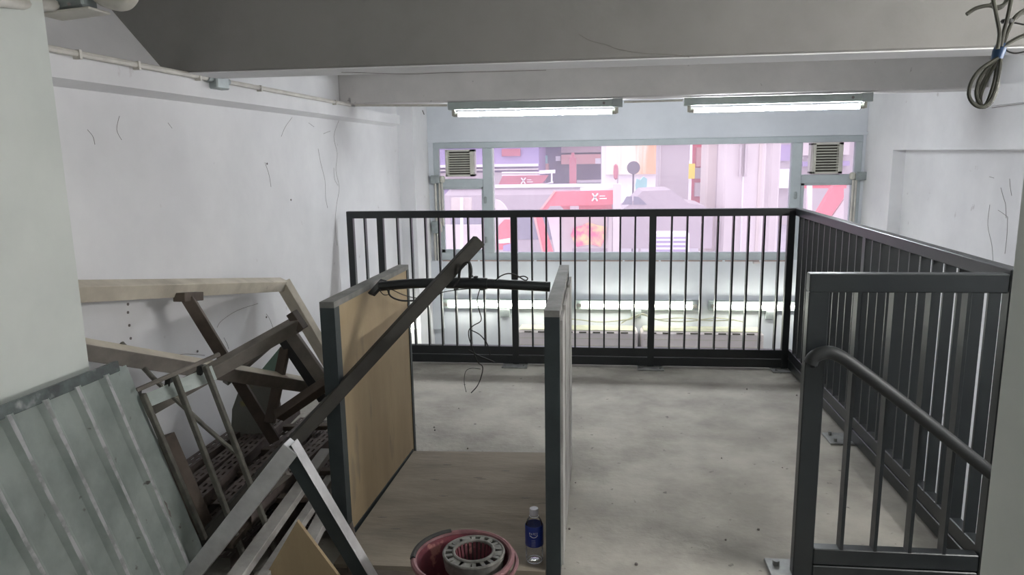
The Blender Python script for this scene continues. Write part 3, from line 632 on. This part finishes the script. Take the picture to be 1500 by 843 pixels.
# pale boards between silver frame and panel
def zb(px, py, z): return aZ(px, py, z)
pale = [((478, 662), (338, 858), .19, 'uppermost pale dusty board right of the silver leg', .05), ((492, 690), (376, 862), .15, 'pale dusty board second from the silver leg', .035), ((502, 700), (420, 862), .12, 'grooved pale board nearest the plywood panel', .05), ((508, 735), (446, 800), .09, 'narrow pale lath by the foot of the plywood panel', .022)]
for a, c, z, lab, w in pale:
    A = zb(*a, z); B = zb(*c, z)
    stick(A, B, w, .03, 'pale_board', lab, 'palet', 'board')
stick(zb(455, 655, .16), zb(330, 800, .16), .055, .02, 'brown_plank', 'dark olive brown plank under the silver and dark frame corner', 'brown')
stick(zb(500, 740, .05), zb(520, 830, .05), .05, .04, 'brown_plank', 'dark plank at the foot of the left plywood panel', 'brown')
# plywood offcut
pts = [aY(435, 764, 1.98), aY(522, 880, 2.0), aY(450, 960, 2.02), aY(368, 880, 2.0)]
tag(obj('plywood_offcut', plate(pts, .012), M['ply'], loc=pts[2]), 'plywood offcut corner pointing up between the frame legs', 'board')

# ------------------------------------------------------------------ red bucket with wringer
bc = aZ(678, 815, .27); bc.z = .014
t = thing('mop_bucket', 'faded red plastic mop bucket with a grey wringer basket', 'bucket', bc)
R0 = .148
b = lathe(bc, [(.105, 0), (.108, .0), (R0-.008, .245), (R0-.004, .25), (R0-.012, .25), (.100, .008), (.001, .008)], 40)
bmesh.ops.holes_fill(b, edges=b.edges[:]) if False else None
obj('bucket_body', b, M['pink'], t, smooth=True)
obj('bucket_floor', lathe(bc, [(.0, .004), (.106, .004)], 40), M['pink'], t)
rim = torus(bc+Vector((0, 0, .252)), R0-.002, .009, 48, 8); obj('rolled_rim', rim, M['pinklip'], t, label='worn pale pink rim', smooth=True)
# grime arc on rim
pts = [bc+Vector(((R0+.0)*math.cos(a), (R0+.0)*math.sin(a), .258)) for a in [math.radians(115+7*i) for i in range(12)]]
obj('rim_grime', tube(pts, .0085, 7), M['grime'], t, label='black grime along the back left rim')
wc = aZ(694, 812, .268); wc.z = .262+.014-.002
wg = obj('wringer_basket', torus(wc, .089, .005, 44, 8), M['greyplastic'], t, label='grimy grey wringer basket', smooth=True)
obj('inner_ring', torus(wc+Vector((0, 0, .004)), .060, .005, 40, 8), M['greyplastic'], wg, smooth=True)
obj('outer_collar', lathe(wc, [(.089, 0), (.093, -.001), (.088, -.04), (.084, -.04), (.087, -.0)], 40), M['greyplastic'], wg, smooth=True)
n = 18
for k in range(n):
    a = 2*math.pi*k/n; d = Vector((math.cos(a), math.sin(a), 0))
    obj('spoke', bar(wc+d*.058, wc+d*.089, .012 if (k % 6) > 1 else .034, .006, bev=0), M['greyplastic'], wg)
n = 26
for k in range(n):
    a = 2*math.pi*k/n; d = Vector((math.cos(a), math.sin(a), 0))
    obj('basket_stave', bar(wc+d*.059+Vector((0, 0, .0)), wc+d*.038+Vector((0, 0, -.13)), .0085, .003, up=tuple(d), bev=0), M['pink'], wg, label=None)
obj('basket_bottom', lathe(wc+Vector((0, 0, -.13)), [(.0005, 0), (.040, 0)], 24), M['pink'], wg)
obj('basket_lining', lathe(wc+Vector((0, 0, -.001)), [(.062, 0), (.041, -.13)], 30), M['grime'], wg)
# bucket handle lip (right side)
pts = [bc+Vector(((R0+.012)*math.cos(a), (R0+.012)*math.sin(a), .235)) for a in [math.radians(-70+8*i) for i in range(16)]]
obj('carry_handle', tube(pts, .0065, 7), M['pinklip'], t, smooth=True)

# ------------------------------------------------------------------ water bottle
p0 = aZ(783, 822, .022); p0.z = .0205
top = aY(782, 745, p0.y).z-p0.z
t = thing('water_bottle', 'clear plastic bottle with a blue label and white cap', 'bottle', p0)
H = top; r = .031
prof = [(.010, .004), (.024, .001), (r-.002, .006), (r, .014), (r, .05), (r-.0015, .058), (r, .066), (r, H*.62), (r*.98, H*.70), (r*.82, H*.78), (.016, H*.85), (.0135, H*.87), (.0135, H*.93)]
obj('bottle_body', lathe(p0, prof, 32), M['pet'], t, smooth=True)
obj('cap', lathe(p0, [(.001, H), (.0145, H), (.0155, H-.003), (.0155, H*.885), (.0135, H*.885)], 28), M['capw'], t, smooth=True)
lb = obj('label_sleeve', lathe(p0, [(r+.0008, H*.34), (r+.0014, H*.345), (r+.0014, H*.69), (r*.985, H*.715)], 32), M['blue'], t, smooth=True, label='blue printed label')
obj('base_ring', torus(p0+Vector((0, 0, .006)), r*.86, .0016, 32, 6), M['white'], t, smooth=True)
obj('neck_ring', torus(p0+Vector((0, 0, H*.862)), .0155, .0014, 24, 6), M['white'], t, smooth=True)
def onb(th, z, rr=r+.0022): a = math.radians(-90+th); return p0+Vector((rr*math.cos(a), rr*math.sin(a), z))
b = NB()
for k in range(5):     # small row of letter strokes and the white wave below it
    th = -22+k*11; z = H*.60; up_ = .0035
    for (a1, b1), (a2, b2) in [[((-3, -1), (-3, 1)), ((-3, 1), (3, 1)), ((3, 1), (3, -1))], [((-3, 0), (3, 0)), ((0, -1), (0, 1))], [((-3, 1), (3, 1)), ((3, 1), (-2, -1))], [((-3, 1), (-3, -1)), ((-3, 1), (3, 1)), ((-3, -1), (3, -1))], [((0, -1), (0, 1)), ((-3, 1), (3, 1)), ((-3, -1), (3, -1))]][k]:
        tube([onb(th+a1, z+b1*up_), onb(th+a2, z+b2*up_)], .0006, 4, b)
obj('lettering', b, M['white'], lb)
wv = [(-24, .565), (-14, .55), (-4, .535), (8, .535), (18, .548), (26, .57)]
obj('wave_mark', tube(smoothpath([onb(a, H*z) for a, z in wv], 4), .001, 6, radii=None), M['white'], lb)
b = NB()
for k in range(5):
    z = H*(.48-.028*k); tube(smoothpath([onb(a, z) for a in (-12, -4, 4, 12)], 2), .00035, 4, b)
obj('small_print', b, M['white'], lb)

# ------------------------------------------------------------------ hanging cable coil
CYY = 2.0
def cp(x, y, dy=0): return aY(x, y, CYY+dy)
t = thing('cable_coil', 'bundle of grey green cable tied with blue tape hanging from the ceiling', 'cable', cp(1463, 75))
loops = [[(1462, 85), (1438, 100), (1424, 118), (1419, 138), (1426, 152), (1438, 157), (1450, 148), (1458, 130), (1463, 108), (1466, 86)],
         [(1461, 86), (1446, 100), (1434, 118), (1430, 138), (1436, 153), (1446, 155), (1455, 140), (1461, 115), (1465, 86)],
         [(1464, 86), (1453, 102), (1443, 122), (1436, 142), (1438, 156), (1445, 152), (1452, 135), (1458, 112), (1461, 86)],
         [(1466, 86), (1462, 110), (1461, 128), (1452, 150), (1440, 157), (1432, 150), (1436, 130), (1447, 108), (1459, 86)]]
for i, l in enumerate(loops): obj('cable_loop', tube(smoothpath([cp(x, y, .012*(i-1.5)) for x, y in l], 4), .0048, 7), M['cord'], t, smooth=True)
for i, l in enumerate([[(1461, 72), (1464, 50), (1460, 25), (1455, 0), (1453, -25)], [(1466, 68), (1470, 48), (1476, 25), (1481, 0), (1484, -25)], [(1468, 70), (1480, 62), (1495, 54), (1520, 45)], [(1469, 66), (1477, 45), (1487, 25), (1502, 14), (1520, 8)], [(1474, 32), (1486, 28), (1497, 20), (1515, 10)],
                         [(1416, 21), (1430, 12), (1448, 8), (1462, 10), (1474, 4), (1482, -10)], [(1470, 70), (1478, 76), (1488, 78), (1500, 76)], [(1474, 31), (1485, 33), (1500, 36)], [(1451, 4), (1458, 12), (1468, 10), (1476, -2)]]):
    obj('cable_strand', tube(smoothpath([cp(x, y, .008*(i-3)) for x, y in l], 4), .0048 if i not in (6, 7) else .002, 7), M['cord'] if i not in (6, 7) else M['black'], t, smooth=True)
obj('blue_tape', tube([cp(1468, 64), cp(1463, 76), cp(1459, 90)], .014, 10, radii=[.012, .0145, .012]), M['tape'], t, smooth=True)
obj('knot', torus(cp(1475, 31), .009, .005, 14, 6), M['black'], t)

# ------------------------------------------------------------------ grit on the floor
for k, (px, py) in enumerate([(1057, 672), (1063, 792), (932, 828), (834, 776), (822, 823), (843, 708), (685, 658), (636, 627), (1146, 686), (1111, 777), (1167, 580), (672, 599), (1094, 571), (637, 631)]):
    p = aZ(px, py, .0005); q = rnd.uniform(.003, .007)
    b = NB(); bmesh.ops.create_icosphere(b, subdivisions=1, radius=q); b.transform(Matrix.Translation(p+Vector((0, 0, q*.4))))
    tag(obj('grit', b, M['crack'], loc=p), 'small dark grit crumb on the concrete floor', 'debris', 'grit crumbs on the floor')

# ------------------------------------------------------------------ street outside
GS = -2.75
struct('street_ground', bx(-60, 70, YF+.3, 120, GS-.2, GS), M['road'])
def ob(px0, py0, px1, py1, Y, depth, name, lab, m, cat, z0=None, parent=None):
    p = aY(px0, py1, Y); q = aY(px1, py0, Y); zz = p.z if z0 is None else z0
    b = bx(p.x, q.x, Y, Y+depth, zz, q.z)
    if parent: return obj(name, b, M[m], parent, label=lab)
    return tag(obj(name, b, M[m], loc=((p.x+q.x)/2, Y+depth/2, zz)), lab, cat)
# buildings across the street
def building(px0, px1, Y, m, name, lab, htop=14, parts=()):
    p = aY(px0, 300, Y); q = aY(px1, 300, Y); t = thing(name, lab, 'building', ((p.x+q.x)/2, Y, GS))
    obj('facade', bx(p.x, q.x, Y, Y+6, GS, htop), M[m], t)
    for pn, a0, b0, a1, b1, pm, d in parts:
        u = aY(a0, b1, Y-d); v = aY(a1, b0, Y-d); obj(pn, bx(u.x, v.x, Y-d, Y, u.z, v.z), M[pm], t)
    return t
building(560, 790, 44, 'lilac', 'hoarding_building', 'lilac clad building beyond the bus at left', 9,
         [('pink_band', 735, 218, 762, 229, 'redsign2', .2), ('light_band', 560, 240, 788, 247, 'whiteo', .5), ('lower_band', 560, 247, 788, 252, 'concl', .6), ('shopfront', 560, 252, 788, 275, 'conc', .4)])
building(787, 882, 50.5, 'navy', 'shop_building', 'dim blue shop building with a salmon awning', 9,
         [('upper_strip', 822, 213, 882, 224, 'conc', .8), ('awning', 822, 226, 880, 241, 'salmon', 1.6), ('sign_box', 793, 240, 803, 250, 'salmon', .8), ('lit_shelf', 845, 264, 882, 268, 'whiteo', 1.0), ('left_sign', 794, 228, 801, 240, 'teal', .9), ('round_lamp', 814, 229, 821, 236, 'whiteo', .9), ('round_lamp', 872, 232, 880, 240, 'whiteo', 1.8)])
building(881, 1012, 40, 'whiteo', 'hoarding_building', 'white building with an orange advertising hoarding', 9, [('orange_hoarding', 888, 205, 966, 256, 'orange', .5)])
building(1000, 1060, 48, 'redsign', 'hoarding_building', 'building front covered in red signs behind yellow sign', 5.5, [('pink_panel', 1020, 216, 1034, 244, 'salmon', .4), ('dark_window', 1018, 246, 1030, 262, 'conc', .5), ('pale_door', 1018, 268, 1028, 288, 'concl', .5)])
building(1112, 1300, 42, 'conc', 'office_building', 'grey mauve building behind the right end of the window', 10, [('white_hoarding', 1138, 248, 1160, 276, 'whiteo', .8), ('window_band', 1140, 212, 1158, 236, 'lilac', .4), ('window_band', 1176, 208, 1245, 228, 'concl', .4), ('window_band', 1176, 236, 1245, 244, 'lilac', .5)])
# concrete viaduct piers
def pier(px0, px1, Y, d, name, lab, m, parts=()):
    p = aY(px0, 290, Y); q = aY(px1, 290, Y); t = thing(name, lab, 'pillar', ((p.x+q.x)/2, Y, GS))
    obj('shaft', bx(p.x, q.x, Y, Y+d, GS, 8, bev=.05), M[m], t)
    for pn, a0, b0, a1, b1, pm, dd in parts:
        u = aY(a0, b1, Y-dd); v = aY(a1, b0, Y-dd); obj(pn, bx(u.x, v.x, Y-dd, Y, u.z, v.z), M[pm], t)
pier(964, 1009, 24, 1.2, 'viaduct_pier', 'grey mauve concrete pier left of the yellow sign', 'conc', [('pale_corner', 964, 100, 970, 420, 'concl', .06)])
pier(1033, 1055, 19, 1.0, 'viaduct_pier', 'beige concrete pier right of the yellow sign', 'concy', [('grey_joint', 1051, 100, 1055, 440, 'conc', .04)])  # joint is a strip of darker grey concrete
pier(1059, 1120, 18, 1.4, 'viaduct_pier', 'wide pale concrete pier with a drain pipe', 'concl', [('drain_pipe', 1085, 100, 1089, 259, 'conc', .15), ('drain_pipe', 1094, 100, 1097, 259, 'conc', .15), ('lower_pipe', 1084, 259, 1089, 400, 'whiteo', .15), ('beige_edge', 1108, 100, 1118, 420, 'concy', .04)])
pier(1126, 1141, 22, .8, 'viaduct_pier', 'slim pale concrete post near the right mullion', 'concl')
t = thing('street_sign', 'yellow rectangular sign on a thin pole', 'sign', aY(1013, 290, 21)); obj('sign_board', bx(aY(1009, 250, 21).x, aY(1018, 250, 21).x, 21, 21.05, aY(1013, 262, 21).z, aY(1013, 240, 21).z), M['yellow'], t)
p = aY(1011, 262, 21); obj('pole', tube([(p.x, 21.06, GS), (p.x, 21.06, p.z+.5)], .035, 8), M['whiteo'], t)
t = thing('street_sign', 'dark round sign on a thin pole', 'sign', aY(928, 300, 20)); p = aY(928, 246, 20); obj('disc', tube([p, p+Vector((0, .05, 0))], .175, 24), M['dark'], t); obj('pole', tube([(p.x, 20.07, GS), (p.x, 20.07, p.z)], .025, 8), M['dark'], t)
t = thing('street_sign', 'narrow dark oval sign seen edge on', 'sign', aY(902, 300, 18.3)); p = aY(902, 252, 18.3); obj('disc', lathe(p+Vector((0, 0, -.2)), [(.001, 0), (.05, .05), (.06, .2), (.05, .35), (.001, .4)], 10, sx=1), M['redsign2'], t); obj('pole', tube([(p.x+.05, 18.37, GS), (p.x+.05, 18.37, p.z+.1)], .02, 8), M['conc'], t)
t = thing('vertical_sign', 'red vertical shop sign with white characters', 'sign', aY(1121, 300, 26)); u = aY(1118, 274, 26); v = aY(1127, 229, 26)
o = obj('sign_board', bx(u.x, v.x, 26, 26.2, u.z, v.z), M['redsign'], t); obj('pole', tube([((u.x+v.x)/2, 26.25, GS), ((u.x+v.x)/2, 26.25, v.z)], .05, 8), M['conc'], t)
for k in range(5):
    yy = 235+k*7.6; a = aY(1120.5, yy+4, 25.98); c = aY(1124.5, yy, 25.98)
    b = NB(); box(b, a.x, c.x, 25.97, 26, c.z-.02, c.z); box(b, a.x, c.x, 25.97, 26, a.z, a.z+.02); box(b, (a.x+c.x)/2-.012, (a.x+c.x)/2+.012, 25.97, 26, a.z, c.z); obj('character', b, M['whiteo'], o)
t = thing('sign_tower', 'deep red box column above the bus roof', 'sign', aY(839, 300, 30)); u = aY(834, 270, 30); v = aY(844, 231, 30); obj('column_box', bx(u.x, v.x, 30, 30.4, GS, v.z), M['redsign2'], t); obj('cap', bx(u.x+.08, v.x-.08, 30.1, 30.3, v.z, v.z+.2), M['redsign2'], t)
# sign frames with an X logo
def logo(parent, cx, cy, Y, s, m='whiteo'):
    c = aY(cx, cy, Y); u = s
    b = NB(); bar(c+Vector((-1.6*u, 0, -.9*u)), c+Vector((-.2*u, 0, .9*u)), .03, .34*u, up=(0, 0, 1), bm=b, bev=0); bar(c+Vector((-1.5*u, 0, .9*u)), c+Vector((-.3*u, 0, -.9*u)), .03, .34*u, bm=b, bev=0)
    bar(c+Vector((.2*u, 0, .25*u)), c+Vector((1.5*u, 0, .25*u)), .03, .2*u, bm=b, bev=0); bar(c+Vector((.2*u, 0, -.35*u)), c+Vector((1.9*u, 0, -.35*u)), .03, .22*u, bm=b, bev=0); bar(c+Vector((.25*u, 0, -.35*u)), c+Vector((.25*u, 0, .3*u)), .03, .2*u, bm=b, bev=0)
    obj('x_logo', b, M[m], parent, label='white X logo')
def poly(pix, Y, th, m, name, parent):
    pts = [aY(x, y, Y) for x, y in pix]; return obj(name, plate(pts, th, n=Vector((0, 1, 0))), M[m], parent)
t = thing('sign_gantry', 'near bright red shop gantry with a white X logo and sloping leg', 'sign', aY(850, 360, 15))
poly([(812, 281), (899, 279), (899, 300), (806, 302), (793, 318), (811, 375), (796, 375), (782, 319)], 15, .25, 'redsign', 'frame_band', t)
poly([(811, 280), (814, 281), (785, 319), (797, 375), (795, 375), (781.5, 319)], 14.96, .3, 'salmon', 'frame_edge', t)
logo(t, 877, 289, 14.97, .085)
poly([(850, 276), (898, 274), (898, 279), (850, 280)], 15.1, .3, 'whiteo', 'light_box', t)
poly([(820, 301), (896, 300), (897, 307), (826, 307)], 15.3, .05, 'redsign', 'menu_band', t)
poly([(835, 302), (848, 302), (848, 307), (835, 307)], 15.27, .02, 'whiteo', 'menu_card', t)
poly([(802, 318), (808, 308), (822, 308), (822, 375), (814, 375)], 15.5, .1, 'whiteo', 'white_panel', t)
poly([(822, 307), (838, 307), (838, 375), (822, 375)], 15.6, .1, 'concl', 'grey_panel', t)
o = poly([(838, 310), (890, 310), (890, 364), (838, 364)], 15.6, .1, 'concl', 'poster_board', t)
poly([(836, 345), (841, 333), (852, 331), (862, 326), (875, 330), (888, 333), (887, 350), (880, 362), (864, 358), (845, 362)], 15.55, .04, 'flower', 'flower_print', o)
poly([(892, 307), (897, 307), (896, 375), (890, 375)], 15.5, .1, 'concl', 'door_jamb', t)
poly([(898, 270), (910, 270), (908, 375), (898, 375)], 14.9, .3, 'concl', 'pale_post', t)
t = thing('sign_gantry', 'far darker red shop gantry with a white X logo', 'sign', aY(765, 300, 26))
poly([(736, 258), (803, 257), (797, 266), (790, 271), (745, 272), (734, 277), (728, 276)], 26, .3, 'redsign2', 'frame_band', t)
logo(t, 771, 265, 25.95, .12)
for y in (253, 257): poly([(735, y-1), (790, y-1), (790, y+1), (735, y+1)], 26.3, .2, 'whiteo', 'white_louvre', t)
poly([(737, 275), (745, 271), (800, 269), (810, 266), (810, 268.5), (746, 274), (739, 278)], 25.9, .2, 'whiteo', 'front_rail', t)
poly([(790, 250), (813, 249), (813, 254), (790, 255)], 26.1, .2, 'whiteo', 'cross_arm', t); poly([(807, 254), (809, 254), (809, 268), (807, 268)], 26.1, .2, 'whiteo', 'post', t)
for px in (742, 796): p = aY(px, 268, 26.2); obj('leg', tube([(p.x, 26.2, GS), (p.x, 26.2, p.z)], .06, 8), M['redsign2'], t)
# buses
def bus(px0, px1, pyt, pyb, Y, lab, L_=3.0):
    u = aY(px0, pyb, Y); v = aY(px1, pyt, Y); t = thing('bus', lab, 'bus', ((u.x+v.x)/2, Y, GS)); H_ = v.z
    obj('body', bx(u.x, v.x, Y, Y+2.4, GS+.35, H_, bev=.18), M['carp'], t, smooth=False)
    obj('window_band', bx(u.x+.2, v.x-.2, Y-.02, Y+.03, H_-1.35, H_-.6, bev=.01), M['carw'], t)
    obj('roof_rail', bx(u.x+.1, v.x-.1, Y+.1, Y+.25, H_, H_+.08), M['whiteo'], t)
    for k in range(3):
        x = u.x+1+(v.x-u.x-2)*k/2; obj('wheel', tube([(x, Y-.02, GS+.45), (x, Y+.3, GS+.45)], .45, 18), M['dark'], t)
bus(650, 905, 274, 330, 19, 'mauve grey bus passing behind the near gantry')
# pink van with white round shape by the left mullion
t = thing('poster_stand', 'white and pink round topped poster stand by the left mullion', 'sign', aY(735, 370, 13))
pr_ = [(722, 292), (731, 294), (738, 300), (743, 308), (747, 320), (749, 340), (749, 378), (722, 378)]
poly(pr_, 13, .12, 'concl', 'board', t); poly([(724, 366), (726, 345), (731, 330), (739, 322), (747, 322), (748, 366)], 12.97, .03, 'redsign', 'pink_print', t); poly([(730, 352), (747, 349), (747, 356), (730, 357)], 12.95, .02, 'whiteo', 'white_letters', t); poly([(737, 360), (748, 357), (748, 368), (737, 368)], 12.95, .02, 'lilac', 'blue_print', t)
t = thing('poster_stand', 'cream panel with a white strip behind the left side light', 'sign', aY(676, 330, 13))
poly([(661, 290), (690, 290), (690, 312), (661, 312)], 13.05, .1, 'concy', 'panel', t); poly([(674, 290), (678, 290), (678, 380), (674, 380)], 13, .05, 'whiteo', 'white_strip', t); poly([(648, 330), (706, 330), (706, 385), (648, 385)], 13.2, .1, 'concl', 'lower_panel', t)
# car
p = aY(940, 300, 17); t = thing('parked_car', 'dark mauve parked car below the round sign', 'car', (p.x, 17.9, GS))
x0, x1 = aY(905, 300, 17).x, aY(1045, 300, 17).x; zt_ = aY(940, 288, 17).z; zb_ = aY(940, 301, 17).z
b = NB(); prf = [(x0, zb_-1.0), (x0, zb_-.15), (x0+.25, zb_), (x0+.55, zt_+.12), (x0+1.2, zt_+.14), (x0+1.6, zb_+.04), (x1-.2, zb_-.02), (x1, zb_-.2), (x1, zb_-1.0)]
plate([Vector((x, 17, z)) for x, z in prf], 1.7, b, Vector((0, 1, 0))); obj('car_body', b, M['carp'], t)
poly([(911, 300), (918, 288), (926, 288), (926, 300)], 16.98, .02, 'carw', 'side_window', t); poly([(928, 300), (928, 287.5), (936, 289), (948, 300)], 16.98, .02, 'carw', 'side_window', t)
for x in (x0+.5, x1-.6): obj('wheel', tube([(x, 16.97, GS+.33), (x, 17.2, GS+.33)], .33, 18), M['dark'], t)
t = thing('cloth_stand', 'pale teal cloth draped over a stand beside the round sign', 'cloth', aY(938, 290, 23))
poly([(933, 262), (938, 264), (943, 259), (948, 262), (947, 284), (940, 286), (932, 284), (931, 272)], 23, .25, 'teal', 'draped_cloth', t)
p = aY(938, 284, 23.1); obj('pole', tube([(p.x, 23.12, GS), (p.x, 23.12, p.z)], .04, 8), M['conc'], t)

# white condenser unit outside the window
x0, x1 = aY(957, 350, 12).x, aY(1010, 350, 12).x; z1_ = aY(980, 342, 12).z
t = thing('condenser_unit', 'white boxed condenser unit with grille outside the window', 'air conditioner', ((x0+x1)/2, 12.2, z1_-.45))
obj('case', bx(x0, x1, 12, 12.35, z1_-.6, z1_, bev=.01), M['whiteo'], t)
for k in range(2):
    a = x0+.05+(x1-x0)*.47*k; q = obj('grille', bx(a, a+(x1-x0)*.40, 11.985, 12, z1_-.5, z1_-.06), M['lilac'], t)
    for j in range(6): obj('slat', bx(a, a+(x1-x0)*.40, 11.97, 11.99, z1_-.12-j*.07, z1_-.09-j*.07), M['whiteo'], q)
obj('stand', bx(x0+.05, x1-.05, 12.05, 12.3, GS, z1_-.6), M['conc'], t)
# low wall and red stall beyond the right side light
t = thing('sign_gantry', 'red and white slanted stall frame behind the right side light', 'sign', aY(1205, 340, 14))
poly([(1188, 330), (1222, 272), (1236, 272), (1236, 290), (1205, 335), (1195, 352)], 14, .2, 'redsign', 'slanted_band', t); poly([(1200, 345), (1236, 293), (1236, 375), (1200, 375)], 14.1, .1, 'concl', 'white_panel', t)
poly([(1168, 268), (1240, 268), (1240, 276), (1168, 276)], 14.5, .1, 'redsign', 'top_band', t); poly([(1184, 266), (1190, 266), (1189, 375), (1182, 375)], 14.3, .1, 'whiteo', 'white_post', t); poly([(1168, 280), (1176, 280), (1176, 345), (1168, 345)], 14.5, .1, 'redsign', 'red_post', t)
poly([(1166, 282), (1156, 296), (1158, 318), (1166, 330)], 14.4, .1, 'redsign', 'rounded_end', t)
